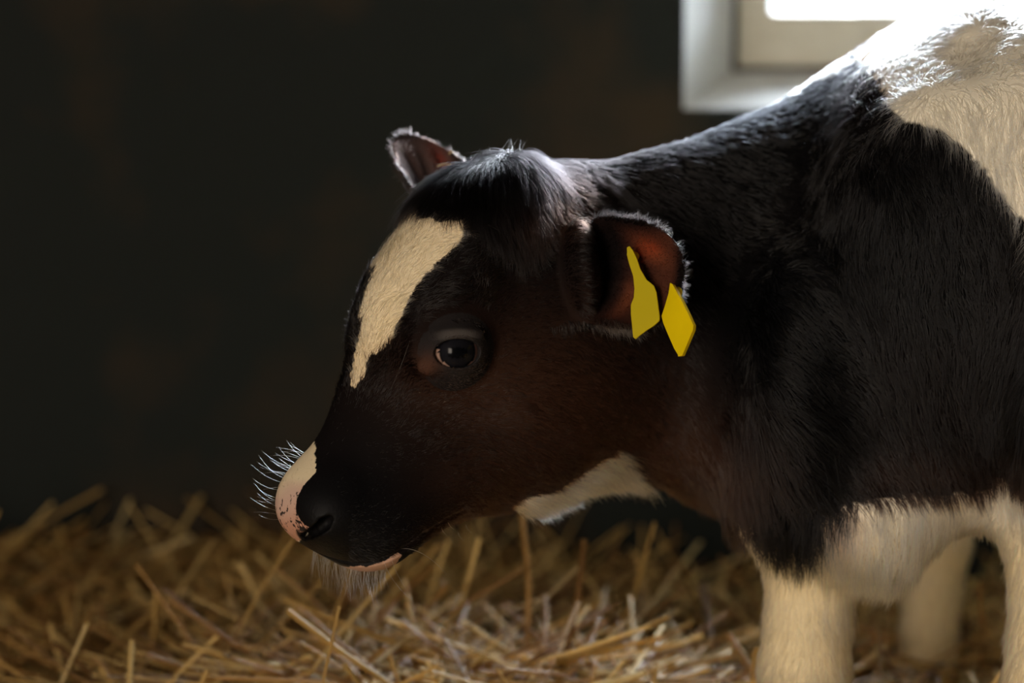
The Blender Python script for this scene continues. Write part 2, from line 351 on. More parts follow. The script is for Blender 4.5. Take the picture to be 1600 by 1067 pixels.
def polygonise(h=.003, cs=.024):
    lo = np.array([-.24, 1.40, .0]); hi = np.array([1.0, 2.72, 1.02]); n = int(round(cs/h)); nc = np.ceil((hi-lo)/cs).astype(int)
    ax = [lo[i]+cs*(np.arange(nc[i]+1)) for i in range(3)]
    g = np.stack(np.meshgrid(*ax, indexing='ij'), -1).reshape(-1, 3); dc = sdf(g, .12).reshape(nc+1)
    m = np.abs(dc) < .042
    cell = np.zeros(nc, bool)
    for i in (0, 1):
        for j in (0, 1):
            for k in (0, 1): cell |= m[i:nc[0]+i, j:nc[1]+j, k:nc[2]+k]
    N = nc*n
    V = np.where(np.repeat(np.repeat(np.repeat(dc[:-1, :-1, :-1], n, 0), n, 1), n, 2) < 0, -1., 1.).astype(np.float32)
    ci = np.argwhere(cell); off = np.stack(np.meshgrid(*[np.arange(n)]*3, indexing='ij'), -1).reshape(-1, 3)
    B = 400
    for a in range(0, len(ci), B):
        idx = (ci[a:a+B, None]*n+off[None]).reshape(-1, 3); v = sdf(lo+idx*h, .096)
        V[idx[:, 0], idx[:, 1], idx[:, 2]] = v
    S = V < 0; s = [S[i:N[0]-1+i, j:N[1]-1+j, k:N[2]-1+k] for i in (0, 1) for j in (0, 1) for k in (0, 1)]
    cnt = sum(x.astype(np.int8) for x in s); act = (cnt > 0) & (cnt < 8)
    ai = np.argwhere(act); vid = np.full(act.shape, -1, np.int32); vid[act] = np.arange(len(ai))
    cor = np.array([(i, j, k) for i in (0, 1) for j in (0, 1) for k in (0, 1)])
    vals = np.stack([V[ai[:, 0]+c[0], ai[:, 1]+c[1], ai[:, 2]+c[2]] for c in cor], 1)
    acc = np.zeros((len(ai), 3)); num = np.zeros(len(ai))
    for i in range(8):
        for j in range(i+1, 8):
            if np.abs(cor[i]-cor[j]).sum() != 1: continue
            a, b = vals[:, i], vals[:, j]; x = (a < 0) != (b < 0); t = np.where(x, a/np.where(x, a-b, 1), 0)
            acc += np.where(x[:, None], cor[i]+t[:, None]*(cor[j]-cor[i]), 0); num += x
    vert = lo+(ai+acc/num[:, None])*h
    quads = []
    for axn in range(3):
        d = np.zeros(3, int); d[axn] = 1; u, w = (axn+1) % 3, (axn+2) % 3
        A = S[:-1, :-1, :-1]; Bm = S[d[0]:N[0]-1+d[0], d[1]:N[1]-1+d[1], d[2]:N[2]-1+d[2]]
        e = np.argwhere(A != Bm); e = e[(e[:, u] > 0) & (e[:, w] > 0)]
        eu = np.zeros(3, int); eu[u] = 1; ew = np.zeros(3, int); ew[w] = 1
        q = [vid[tuple((e-x).T)] for x in (0*eu, eu, eu+ew, ew)]
        q = np.stack(q, 1); ins = A[tuple(e.T)]; q[~ins] = q[~ins][:, ::-1]; quads.append(q)
    q = np.concatenate(quads); q = q[(q >= 0).all(1)]
    return vert, q
import time as _t; t0 = _t.time()
V, Q = polygonise()
def relax(V, it):
    for _ in range(it):
        d = sdf(V); g = grad(V); n2 = np.maximum((g*g).sum(1), .15); st = (d/n2)[:, None]*g
        l = np.linalg.norm(st, axis=1, keepdims=True); V = V-st*np.minimum(1, .002/np.maximum(l, 1e-9))
    return V
V = relax(V, 1)
me = np_mesh('calf', V, Q)
# refine face: cheek and ear once, eye / nostril / mouth once more
bm = bmesh.new(); bm.from_mesh(me)
comps = [(HO-.02*HU, .21, 1), (eC, .036, 1), (H(.14, -.03, -.02), .055, 1), (eC, .030, 1)]
for c, R, _n in comps:
    c = Vector(c); ed = [e for e in bm.edges if (e.verts[0].co-c).length < R and (e.verts[1].co-c).length < R]
    bmesh.ops.subdivide_edges(bm, edges=ed, cuts=1, use_grid_fill=True)
bm.to_mesh(me); bm.free()
co = np.empty(len(me.vertices)*3, np.float32); me.vertices.foreach_get('co', co); co = relax(co.reshape(-1, 3).astype(float), 2)
me.vertices.foreach_set('co', co.astype(np.float32).ravel()); me.update()
print('calf verts', len(co), 'time', round(_t.time()-t0, 1))

# ---- coat pattern
def inpoly(x, y, poly):
    poly = np.asarray(poly, float); r = np.zeros(len(x), bool); x1, y1 = poly[-1]
    for x2, y2 in poly:
        if y1 != y2:
            c = ((y1 > y) != (y2 > y)) & (x < (x2-x1)*(y-y1)/(y2-y1)+x1); r ^= c
        x1, y1 = x2, y2
    return r
BLAZE = [(560,383),(585,300),(640,300),(652,322),(662,336),(690,346),(722,338),(728,350),(716,376),(692,402),(662,432),(640,472),(618,512),(597,547),(575,577),(552,606),(545,590),(554,550),(562,500),(569,450),(578,410),(586,388)]
NOSEW = [(492,690),(495,712),(489,737),(480,752),(473,764),(465,778),(463,800),(470,815),(482,824),(474,842),(440,850),(415,800),(425,760),(450,735),(475,700)]
THROAT = [(790,815),(800,795),(815,781),(850,769),(880,766),(905,746),(930,729),(950,713),(966,702),(972,732),(985,748),(1012,756),(1030,768),(1010,785),(960,785),(900,815),(850,840),(790,840)]
UNDER = [(1150,812),(1180,822),(1200,850),(1230,866),(1262,870),(1280,848),(1283,815),(1300,801),(1340,788),(1400,779),(1460,776),(1500,773),(1545,766),(1562,756),(1580,753),(1597,766),(1620,775),(1690,760),(1740,690),(2400,600),(2400,4000),(1000,4000),(1000,812)]
BACKW = [(1225,158),(1262,134),(1300,118),(1340,100),(1356,110),(1368,130),(1385,163),(1420,192),(1460,200),(1500,224),(1530,256),(1560,300),(1585,332),(1606,360),(1660,480),(1720,640),(1760,800),(2600,900),(2600,-900),(1300,-900),(1372,30),(1366,74),(1336,92),(1296,106),(1240,142)]
def coat(p, jit=1.0):
    x, y, D = proj(p); n = len(p)
    j = vnoise(p, 90)*5*jit+vnoise(p, 300)*3*jit; j2 = vnoise(p+5, 90)*5*jit+vnoise(p+5, 300)*3*jit
    bz_ = ((x < 760) & (y < 640))*jit; jx, jy = x+j+bz_*vnoise(p, 60)*7, y+j2+bz_*vnoise(p+9, 60)*7
    q = p-HO; s, t, w = q@HF, q@HU, q@HR
    ishead = (np.linalg.norm(q+.02*HU, axis=1) < .24) & (s > -.16)
    k = sst(vnoise(p, 9)+0, -.6, .9)*.25
    # black to reddish brown ground colour
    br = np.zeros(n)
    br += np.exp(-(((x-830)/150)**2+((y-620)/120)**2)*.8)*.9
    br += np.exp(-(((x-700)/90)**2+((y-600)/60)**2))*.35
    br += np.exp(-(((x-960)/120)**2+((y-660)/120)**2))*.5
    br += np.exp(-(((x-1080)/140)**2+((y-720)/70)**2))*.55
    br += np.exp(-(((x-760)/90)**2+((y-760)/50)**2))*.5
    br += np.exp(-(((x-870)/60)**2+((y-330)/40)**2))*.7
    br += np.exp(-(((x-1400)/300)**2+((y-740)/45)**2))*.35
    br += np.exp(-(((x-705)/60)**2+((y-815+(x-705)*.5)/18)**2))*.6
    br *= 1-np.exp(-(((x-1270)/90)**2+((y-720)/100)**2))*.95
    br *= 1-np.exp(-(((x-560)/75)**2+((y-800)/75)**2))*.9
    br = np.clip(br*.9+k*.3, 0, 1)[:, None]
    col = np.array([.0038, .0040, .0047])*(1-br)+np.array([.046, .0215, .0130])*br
    white = np.zeros(n, bool)
    white |= inpoly(jx, jy, BLAZE) & ishead & (t > -.03)
    white |= inpoly(jx, jy, NOSEW) & ishead
    white |= inpoly(jx, jy, THROAT)
    bodyish = x > 1120
    white |= inpoly(jx, jy+np.abs(vnoise(p, 160))*8, UNDER) & bodyish
    white |= inpoly(jx, jy, BACKW) & bodyish & ((D > 1.75) | (y < 700))
    far = (D > 2.15) & bodyish; white |= far & (p[:, 2] < .48)
    patch = (x > 1200) & (vnoise(p, 4.5) > .25) & (p[:, 2] > .5) & ((p-mid)@LT < -.07) & ((p-mid)@BK > .12); white &= ~patch
    wc = np.array([.90, .84, .69])*np.ones((n, 1)); dirt = sst(vnoise(p, 14), -.2, .8)[:, None]*.35
    wc = wc*(1-dirt)+np.array([.76, .58, .37])*dirt
    bl = (white & ishead)[:, None]; wc = np.where(bl, wc*np.array([.98, .88, .72]), wc)
    lg = (sst(y, 780, 880)*bodyish)[:, None]; wc = wc*(1-lg)+wc*np.array([1, .90, .70])*lg
    pn = (np.exp(-((x-1312)/34)**2-((y-835)/50)**2)*bodyish*(D < 2))[:, None]*.75; wc = wc*(1-pn)+np.array([.74, .50, .36])*pn
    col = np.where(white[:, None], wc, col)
    return col, white, s, t, w, ishead, x, y, D
col, white, hs, ht_, hw_, ish, cx, cy, cD = coat(co)
def band(f, a, b): return sst(f, a, b)
# bare skin: nose pad, lips, eyelids, ear inside with painted-in glow, arm pit
def skin(p, col, white, s, t, w, ish, x, y):
    col = col.copy(); n = vnoise(p, 260)
    n2 = vnoise(p, 90); yy = y+n2*7+(x-455)*.25
    pad = ish & (s > .118) & (x < 520); inn = inpoly(x+n2*3, y+n*2, NOSEW)
    g = (sst(yy, 744, 778)*(pad & inn))[:, None]; pk_ = np.array([.66, .45, .36])*(1-sst(yy, 775, 830)[:, None])+np.array([.60, .31, .21])*sst(yy, 775, 830)[:, None]
    col = col*(1-g)+pk_*g
    edge = sst(x-y*.0, 448, 478)*.35+sst(y, 785, 835)*.25+sst(450-x, 0, 10)*sst(y, 780, 800)*.3
    sp = pad & inn & (yy > 768) & (vnoise(p, 420)*.6+vnoise(p, 900)*.4 > .62-edge); col[sp] = np.array([.035, .026, .024])
    nd = np.min([np.linalg.norm(p-a[0]-FW*.006, axis=1) for a in npth], axis=0); nk = (1-sst(nd, .005, .0085))[:, None]; col = col*(1-nk)+np.array([.003, .0026, .0026])*nk  # shade inside the nostril hollow painted as near-black
    lip = ish & inpoly(x, y+n*2, [(482,864),(505,877),(540,886),(580,884),(604,876),(622,862),(628,868),(600,910),(480,900)])
    col[lip] = np.array([.62, .38, .27])
    eye = np.linalg.norm(p-eC, axis=1) < .030; q = p-eC
    col[eye & ~white] = np.array([.020, .017, .017])
    cw = (np.exp(-(np.linalg.norm(p-CORN, axis=1)/.009)**2))[:, None]; col = col*(1-cw)+np.array([.085, .040, .026])*cw
    lt = (eye*np.exp(-((q@eX)/.014)**4-(((q@eY)-.0135+.25*np.abs(q@eX)**1.5*4)/.0034)**4))[:, None]; col = col*(1-lt)+np.array([.085, .074, .068])*lt
    for E_ in (NE, FE):
        q = p-E_.o; a = q@E_.A; b = q@E_.B; c = q@E_.N
        ins = (np.linalg.norm(p-E_.c, axis=1) < .085) & (c > E_.cup(a, b)) & (np.abs(b) < E_.rb*1.1) & (c < .03)
        g = (np.exp(-((a/E_.L-.62)/.15)**2-((b/E_.rb-.50-.5*(.62-a/E_.L))/.17)**2)+.6*np.exp(-((a/E_.L-.47)/.09)**2-((b/E_.rb+.4)/.35)**2)+.22*sst(a/E_.L, .5, .8))[:, None]  # orange glow of light through the ear, put into the colour
        cc = np.array([.034, .015, .012])*(1-g)+np.array([.24, .070, .030])*g
        if E_ is FE: cc = np.tile([.085, .055, .050], (len(p), 1))
        k_ = (ins*sst(E_.rb*.93-np.abs(b), 0, .009)*sst(a, .022, .040)*sst(E_.L*.97-a, 0, .012))[:, None]; col = col*(1-k_)+cc*k_
    return col
colS = skin(co, col, white, hs, ht_, hw_, ish, cx, cy)
setcol(me, 'coat', 'POINT', colS)
earm = np.zeros(len(co))
for E_ in (NE, FE):
    q = co-E_.o; a = q@E_.A; b = q@E_.B; earm = np.maximum(earm, np.clip(.08+np.exp(-((a/E_.L-.62)/.16)**2-((b/E_.rb-.50)/.2)**2), 0, 1)*(np.linalg.norm(co-E_.c, axis=1) < .09)*(np.abs(q@E_.B) < E_.rb*1.1))
wet = np.maximum(1.0-sst(np.linalg.norm(co-eC, axis=1), .020, .028), .8*ish*sst(hs, .125, .160)*sst(cy, 735, 775))
at = me.attributes.new('ear_mask', 'FLOAT', 'POINT'); at.data.foreach_set('value', earm.astype(np.float32))
at = me.attributes.new('wet', 'FLOAT', 'POINT'); at.data.foreach_set('value', wet.astype(np.float32))
m, nt, out = mat('calf_hide'); b = nt.nodes.new('ShaderNodeBsdfPrincipled')
def attr(nt, n): a = nt.nodes.new('ShaderNodeAttribute'); a.attribute_name = n; return a
a1 = attr(nt, 'coat'); nt.links.new(a1.outputs[0], b.inputs['Base Color'])
a2 = attr(nt, 'wet'); mr = nt.nodes.new('ShaderNodeMapRange'); mr.inputs[3].default_value = .75; mr.inputs[4].default_value = .38; nt.links.new(a2.outputs['Fac'], mr.inputs[0]); nt.links.new(mr.outputs[0], b.inputs['Roughness'])
sm_ = nt.nodes.new('ShaderNodeMapRange'); sm_.inputs[3].default_value = .04; sm_.inputs[4].default_value = .25; nt.links.new(a2.outputs['Fac'], sm_.inputs[0]); nt.links.new(sm_.outputs[0], b.inputs['Specular IOR Level'])
tc = nt.nodes.new('ShaderNodeTexCoord'); no = nt.nodes.new('ShaderNodeTexNoise'); no.inputs['Scale'].default_value = 420; no.inputs['Detail'].default_value = 4
nt.links.new(tc.outputs['Object'], no.inputs[0]); bu = nt.nodes.new('ShaderNodeBump'); bu.inputs['Strength'].default_value = .35; bu.inputs['Distance'].default_value = .0012
nt.links.new(no.outputs[0], bu.inputs['Height']); nt.links.new(bu.outputs[0], b.inputs['Normal'])
tr = nt.nodes.new('ShaderNodeBsdfTranslucent'); tr.inputs[0].default_value = (.75, .16, .05, 1)
a3 = attr(nt, 'ear_mask'); mu = nt.nodes.new('ShaderNodeMath'); mu.operation = 'MULTIPLY'; mu.inputs[1].default_value = .38; nt.links.new(a3.outputs['Fac'], mu.inputs[0])
mx = nt.nodes.new('ShaderNodeMixShader'); nt.links.new(mu.outputs[0], mx.inputs[0]); nt.links.new(b.outputs[0], mx.inputs[1]); nt.links.new(tr.outputs[0], mx.inputs[2]); nt.links.new(mx.outputs[0], out.inputs[0])
calf = link('calf', me, None, m, smooth=True)
calf['label'] = 'black and white calf standing in straw with lowered head and yellow ear tags'; calf['category'] = 'calf'

# ---- eyeball
def eyeball():
    bm = bmesh.new(); bmesh.ops.create_uvsphere(bm, u_segments=64, v_segments=40, radius=ER)
    R = Matrix([[eX[i], eY[i], eN[i]] for i in range(3)]).to_4x4()
    for v in bm.verts:
        u = v.co.normalized(); k = max(0, u.z-.80)/.20; v.co += u*.0016*k*k
    ey = bpy.data.meshes.new('eye'); bm.transform(Matrix.Translation(Vector(eC+eN*.0008))@R); bm.to_mesh(ey); bm.free()
    p = np.array([v.co[:] for v in ey.vertices])-eC; a, b_, c_ = p@eX/ER, p@eY/ER, p@eN/ER
    cc = np.tile([.006, .006, .008], (len(p), 1)); r = np.hypot(a/1.25, b_)
    iris = (r < .46); pup = np.hypot(a/1.5, b_/.8) < .26
    cc[iris] = (.010, .010, .013); cc[pup] = (.003, .003, .004)
    scl = (r > .52) & (a < -.25) & (b_ < .1); cc[scl] = (.42, .27, .21)
    scl = (r > .56) & (a > .45) & (b_ < .3); cc[scl] = (.18, .10, .08)
    setcol(ey, 'tint', 'POINT', cc)
    o = link('eye', ey, calf, pbr('wet_eye', (0, 0, 0), .16, .12, attr='tint', coat=.0), smooth=True); o['label'] = 'dark glossy eye'
eyeball()

# ---- fur
tri = np.empty(0)
me.calc_loop_triangles(); tv = np.empty(len(me.loop_triangles)*3, np.int32); me.loop_triangles.foreach_get('vertices', tv); tv = tv.reshape(-1, 3)
nv = np.empty(len(co)*3, np.float32); me.vertices.foreach_get('normal', nv); nv = nv.reshape(-1, 3).astype(float)
A, B, Cc = co[tv[:, 0]], co[tv[:, 1]], co[tv[:, 2]]; ar = np.linalg.norm(np.cross(B-A, Cc-A), axis=1)/2
ctr = (A+B+Cc)/3; tx, ty, tD = proj(ctr)
fn = np.cross(B-A, Cc-A); fn /= np.linalg.norm(fn, axis=1, keepdims=True)+1e-12
facing = (fn*((CAM-ctr)/np.linalg.norm(CAM-ctr, axis=1, keepdims=True))).sum(1)
dens = np.where(facing > -.35, 1.0, .12)
inframe = (tx > 380) & (tx < 1680) & (ty > -120) & (ty < 1120); dens *= np.where(inframe, 1, .10)
hd = np.linalg.norm(ctr-HO+.03*HU, axis=1) < .20; dens *= np.where(hd, 2.6, 1.0)
dens *= np.where(tD > 2.1, .35, 1)
NH = 330000
pr = ar*dens; pr /= pr.sum(); ti = RNG.choice(len(tv), NH, p=pr)
uu = RNG.random((NH, 2)); sw = uu.sum(1) > 1; uu[sw] = 1-uu[sw]
bc = np.c_[1-uu.sum(1), uu]
rp = (bc[:, :, None]*co[tv[ti]]).sum(1); rn = (bc[:, :, None]*nv[tv[ti]]).sum(1); rn /= np.linalg.norm(rn, axis=1, keepdims=True)
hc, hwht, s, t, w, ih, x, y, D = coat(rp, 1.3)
q = rp-HO
# length and flow
L = np.full(NH, .016); fl = np.zeros((NH, 3))
side = -(w[:, None])*HR*0
neckdir = nrm(cvec(.8, .3, -.45))
fl[:] = neckdir
bodyk = sst(x, 1250, 1500)[:, None]; fl = fl*(1-bodyk)+nrm(BK*.6+LT*.2-ZU*.75)*bodyk
low = ((y > 780) & (x > 1120)) | ((D > 2.1) & (rp[:, 2] < .5)); fl[low] = -ZU
# head flow: up from the nose towards the poll, outwards and down on the cheek
hk = (sst(.20-np.linalg.norm(q+.03*HU, axis=1), 0, .05))[:, None]
hflow = -HF[None]*.9+HR[None]*np.clip(w*14, -.9, .9)[:, None]*.6-HU[None]*(sst(-t, -.01, .08)[:, None]*.5)
chk = sst(-t, .04, .12)[:, None]; hflow = hflow*(1-chk*.6)+nrm(cvec(.8, 0, -.6))*chk*.8
pk = (sst(-s, .078, .10)*sst(t, -.035, 0.0))[:, None]      # forelock falls forward from the poll
hflow = hflow*(1-pk)+(HF*.8+HR*np.clip(w*18, -1, 1)[:, None]*.8-HU*.2)*pk
fl = fl*(1-hk)+hflow*hk
nz = np.stack([vnoise(rp+k*3.1, 55) for k in range(3)], 1)*.35+np.stack([vnoise(rp+k*7.7, 190) for k in range(3)], 1)*.30
fl = fl/np.linalg.norm(fl, axis=1, keepdims=True)+nz*np.where(hwht & ih, 1.7, 1.0)[:, None]+RNG.normal(0, .10, (NH, 3))
fl -= (fl*rn).sum(1, keepdims=True)*rn; fl /= np.linalg.norm(fl, axis=1, keepdims=True)+1e-9
L = np.where(ih, .008, L); L = np.where(ih & (t > 0) & (s < .06), .014, L)
L = L+pk[:, 0]*.013*hk[:, 0]
L = np.where(ih & (s > .07), .005, L)
L = np.where(hwht & (x > 780) & (x < 1040) & (y > 690), .020, L)
L = np.where(low, .012, L); L = np.where((x > 1280) & (x < 1500) & (y > 780) & (y < 960) & (D < 2), .022, L)
L = np.where(hwht & (y < 400) & (x > 1200), .018, L)
L = np.where((x > 1120) & (x < 1330) & (y > 640) & (y < 880) & ~hwht, .028, L)
de = np.linalg.norm(rp-eC, axis=1); L = np.where(de < .034, .0035, L)
isear = np.zeros(NH, bool)
for E_ in (NE, FE):
    e = np.linalg.norm(rp-E_.c, axis=1) < .085; qq = rp-E_.o; a = qq@E_.A; b = qq@E_.B; c = qq@E_.N
    e &= (np.abs(b) < E_.rb*1.15) & (a > .0) & (np.abs(c-E_.cup(a, b)) < .012); isear |= e
    insd = e & (c > E_.cup(a, b)) & (np.abs(b) < E_.rb*.85) & (a < E_.L*.9)
    L[e] = .0085; L[insd] = .004
    rad = (E_.B[None]*np.sign(b)[:, None]*np.abs(b/E_.rb)[:, None]+E_.A[None]*.6); rad = rad-(rad*rn).sum(1, keepdims=True)*rn
    rad /= np.linalg.norm(rad, axis=1, keepdims=True)+1e-9; fl[e] = rad[e]
    ec = np.array([.020, .015, .0135]); hc[e] = ec*(.6+.8*RNG.random((e.sum(), 1))); hc[insd] = np.array([.010, .007, .0065])+np.array([.05, .021, .0135])*sst(a[insd], .022, .040)[:, None]
    lowr = e & (b < -E_.rb*.80) & (a < E_.L*.78) & (a > E_.L*RNG.uniform(.22, .50, NH)) if E_ is NE else np.zeros(NH, bool)
    hc[lowr] = np.array([.32, .27, .24])*RNG.uniform(.3, 1.1, (lowr.sum(), 1)); L[lowr] = .012
    hwht[e] = False
keep = (de > .0235)
keep &= ~(ih & (s > .130) & (y > 766) & (x < 540))                 # nose pad
keep &= ~((ih) & inpoly(x, y, [(478,850),(505,872),(540,880),(580,880),(610,872),(626,858),(650,880),(600,915),(470,905)]))
keep &= (rp[:, 2] > .06)
keep &= ~(RNG.random(NH) < .35*((ih) & (s > .09) & ~hwht))
L *= RNG.uniform(.65, 1.25, NH)
lift = np.where(ih, .22, .28)+pk[:, 0]*.25+RNG.normal(0, .08, NH); lift = np.where(isear, .35, lift); lift = np.clip(lift, .08, .8)
lift = np.where((x > 780) & (x < 1040) & hwht & (y > 690), .5, lift)
idx = np.nonzero(keep)[0]
rp, rn, fl, L, lift, hc, hwht, x, y, D = (v[idx] for v in (rp, rn, fl, L, lift, hc, hwht, x, y, D)); isear = isear[idx]
n = len(idx); K = 5
tt = np.linspace(0, 1, K)
curl = RNG.normal(0, .35, (n, 3)); grav = -ZU*.35
pts = np.empty((n, K, 3))
for k, t_ in enumerate(tt):
    pts[:, k] = rp-rn*.0006+L[:, None]*(t_*(fl*(1-.3*lift[:, None])+rn*lift[:, None])+t_*t_*(grav*(1-isear[:, None]*.7)-rn*lift[:, None]*.45+curl*.35))
from mathutils.kdtree import KDTree
ci = np.nonzero((x < 1680) & (y < 1120))[0]; cent = RNG.choice(ci, len(ci)//22, replace=False); kd = KDTree(len(cent))
for k, c in enumerate(cent): kd.insert(rp[c], k)
kd.balance(); near_ = np.array([kd.find(rp[c])[1] for c in ci]); cc_ = cent[near_]
tipo = (rp[cc_]-rp[ci]); stg = (.72*np.clip(L[ci]/.012, .3, 1)*RNG.uniform(.5, 1.1, len(ci)))[:, None]
ok_ = (np.linalg.norm(tipo, axis=1) < .009)[:, None]
for k, t_ in enumerate(tt):
    pts[ci, k] += t_**1.3*stg*ok_*(tipo*.85+.45*(pts[cc_, k]-rp[cc_]-(pts[ci, k]-rp[ci])))
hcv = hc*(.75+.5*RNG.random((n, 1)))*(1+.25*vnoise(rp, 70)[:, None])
rad0 = np.where(hwht, .00017, .00016)*np.where(D > 2, 1.5, 1)*np.where(x > 1120, 1.5, 1)
def curves(name, pts, rad, cols, m, parent, tip=.15):
    n, K = pts.shape[:2]; h = bpy.data.hair_curves.new(name); h.add_curves([K]*n)
    h.attributes['position'].data.foreach_set('vector', pts.astype(np.float32).ravel())
    r = h.attributes.get('radius') or h.attributes.new('radius', 'FLOAT', 'POINT')
    tp = 1-(1-tip)*np.linspace(0, 1, K)**1.5
    r.data.foreach_set('value', (rad[:, None]*tp[None]).astype(np.float32).ravel())
    c = h.attributes.new('tint', 'FLOAT_COLOR', 'CURVE'); cc = np.ones((n, 4), np.float32); cc[:, :3] = np.clip(cols, 0, 1); c.data.foreach_set('color', cc.ravel())
    o = bpy.data.objects.new(name, h); C.collection.objects.link(o); o.parent = parent; h.materials.append(m); return o
m, nt, out = mat('calf_fur'); hb = nt.nodes.new('ShaderNodeBsdfHairPrincipled'); hb.parametrization = 'COLOR'; a1 = attr(nt, 'tint')
nt.links.new(a1.outputs[0], hb.inputs['Color']); hb.inputs['Roughness'].default_value = .34; hb.inputs['Radial Roughness'].default_value = .60
nt.links.new(hb.outputs[0], out.inputs[0]); hb.inputs['IOR'].default_value = 1.42; M_fur = m
curves('fur', pts, rad0, hcv, M_fur, calf)
print('hairs', n, 'time', round(_t.time()-t0, 1))

# ---- whiskers: lip, chin and brow bristles
def bristle(root, tipd, Ln, sag, K=7):
    tipd = nrm(tipd); tt = np.linspace(0, 1, K)[:, None]; return root+tt*Ln*tipd+tt**2*Ln*sag
wh = []
def sil(px, py, dx, dy):     # walk inward from outside to the outline of the muzzle
    for k in range(60):
        r = ray(px+dx*k, py+dy*k); Ds = np.arange(1.55, 1.72, .002); v = sdf(CAM+Ds[:, None]*r)
        if v.min() < 0: return CAM+Ds[v.argmin()]*r
    return P(px, py, 1.63)
for i in range(30):
    f_ = RNG.random(); px, py = 470-52*f_, 700+110*f_; r_ = sil(px-30, py-6, 1.5, .4)
    wh.append((bristle(r_, cvec(-1, RNG.uniform(-.5, .3), RNG.uniform(.1, .9)*(1-f_)+RNG.uniform(-.3, .3)*f_), RNG.uniform(.012, .024), cvec(.05, 0, RNG.uniform(-.3, .5))), .00007))
for i in range(190):
    f_ = RNG.random()**1.5; px = 490+115*f_; r_ = sil(px, 925, 0, -1.5) if i % 3 else sil(px, 925, 0, -1.5)
    wh.append((bristle(r_, cvec(RNG.uniform(-.35, .25), RNG.uniform(-.3, .3), -1), RNG.uniform(.009, .025), cvec(RNG.uniform(-.1, .15), 0, -.05)), .00010))
wh.append((bristle(march(622, 858), cvec(.95, -.2, .22), .034, cvec(.1, 0, -.75)), .00018))
wh.append((bristle(march(600, 878), cvec(.35, -.2, -1), .028, cvec(.35, 0, 0)), .00014)); wh.append((bristle(march(612, 874), cvec(.3, -.2, -1), .022, cvec(.2, 0, 0)), .00014))
wh.append((bristle(march(642, 527), cvec(-.3, -.2, -1), .032, cvec(-.15, 0, -.2)), .00014)); wh.append((bristle(march(637, 545), cvec(-.5, -.2, -1), .018, cvec(.1, 0, -.2)), .00012))
for px, py in ((700, 820), (716, 838), (690, 830), (728, 826)): wh.append((bristle(march(px, py-6), cvec(.1, -.2, -.8), .008, cvec(.5, 0, .2)), .00012))
wp = np.array([a for a, b in wh]); wr = np.array([b for a, b in wh])
curves('whiskers', wp, wr, np.tile([.75, .70, .62], (len(wh), 1)), M_fur, calf)
# long guard hairs on the poll and lashes
gl = []
for i in range(26):
    px = RNG.uniform(725, 850); r_ = sil(px, 200, 0, 1.5); gl.append((bristle(r_, cvec(RNG.uniform(-.5, .5), 0, 1), RNG.uniform(.006, .016), cvec(.2, 0, -.1)), .0001))
for i in range(36):
    f_ = i/35; r_ = eC+eX*(-.016+.032*f_)+eY*(.0105+.004*math.sin(math.pi*f_))+eN*(.0145+.004*math.sin(math.pi*f_))
    gl.append((bristle(r_, eN*.8-eY*.35+eX*(f_-.5)*.5, .009, -eY*.3), .00012))
curves('lashes', np.array([a for a, b in gl]), np.array([b for a, b in gl]), np.tile([.05, .045, .04], (len(gl), 1)), M_fur, calf)

# ------------------------------------------------------------------ ear tags
M_tag = pbr('yellow_plastic', (.80, .66, .012), .42, .4, bump=(60, .15, .002), trans=.30)
M_tag2 = pbr('bright_yellow_plastic', (1.0, .80, .0), .35, .45, trans=.32)
def tag(poly, p0, normal, th, rim, mtl, label, stud):
    nn = nrm(normal); v = []
    for zx, zy in poly:
        r = ray(820+zx/3.557, 300+zy/3.557); D = ((p0-CAM)@nn)/(r@nn); v.append(CAM+r*D)
    v = np.array(v); bm = bmesh.new()
    f = bm.faces.new([bm.verts.new(a) for a in v]); ex = bmesh.ops.extrude_face_region(bm, geom=[f])
    for g in ex['geom']:
        if isinstance(g, bmesh.types.BMVert): g.co += Vector(nn*th)
    bmesh.ops.recalc_face_normals(bm, faces=bm.faces[:])
    bmesh.ops.bevel(bm, geom=bm.edges[:], offset=.0003, segments=1, affect='EDGES')
    me = bpy.data.meshes.new('ear_tag'); bm.to_mesh(me); bm.free(); o = link('ear_tag', me, None, mtl)
    o['label'] = label; o['category'] = 'ear tag'
    if rim:
        V_ = []; F_ = []
        for k in range(len(rim)-1):
            for i in (rim[k], rim[k+1]): pass
        n_ = len(rim); c0 = v.mean(0)
        for i in rim:
            inn = v[i]+(c0-v[i])*.085; out_ = v[i]
            for q in (out_, inn): V_ += [q-nn*.0009, q+nn*(th+.0009)]
        for k in range(n_-1):
            a = 4*k; b_ = 4*(k+1)
            for i, j in ((0, 1), (1, 3), (3, 2), (2, 0)): F_.append((a+i, a+j, b_+j, b_+i))
        F_ += [(0, 1, 3, 2), (4*n_-4, 4*n_-2, 4*n_-1, 4*n_-3)]
        link('rim', mesh('rim', V_, F_), o, mtl)
    bm = bmesh.new(); bmesh.ops.create_cone(bm, cap_ends=True, segments=24, radius1=.0042, radius2=.0028, depth=.007)
    bm.transform(Matrix.Translation(Vector(stud))@Vector(nn).to_track_quat('Z', 'Y').to_matrix().to_4x4())
    me = bpy.data.meshes.new('stud'); bm.to_mesh(me); bm.free(); link('stud', me, o, mtl)
TI = [(570,310),(585,303),(603,325),(625,370),(645,430),(680,490),(720,522),(735,560),(752,690),(752,715),(720,745),(680,770),(640,800),(618,820),(605,810),(598,740),(592,680),(592,630),(608,590),(612,540),(605,470),(585,410),(572,360)]
TO = [(812,505),(832,515),(880,600),(920,680),(948,742),(945,770),(885,910),(862,915),(835,870),(800,790),(775,730),(765,690),(785,630),(805,560)]
tagp = march(983, 392)
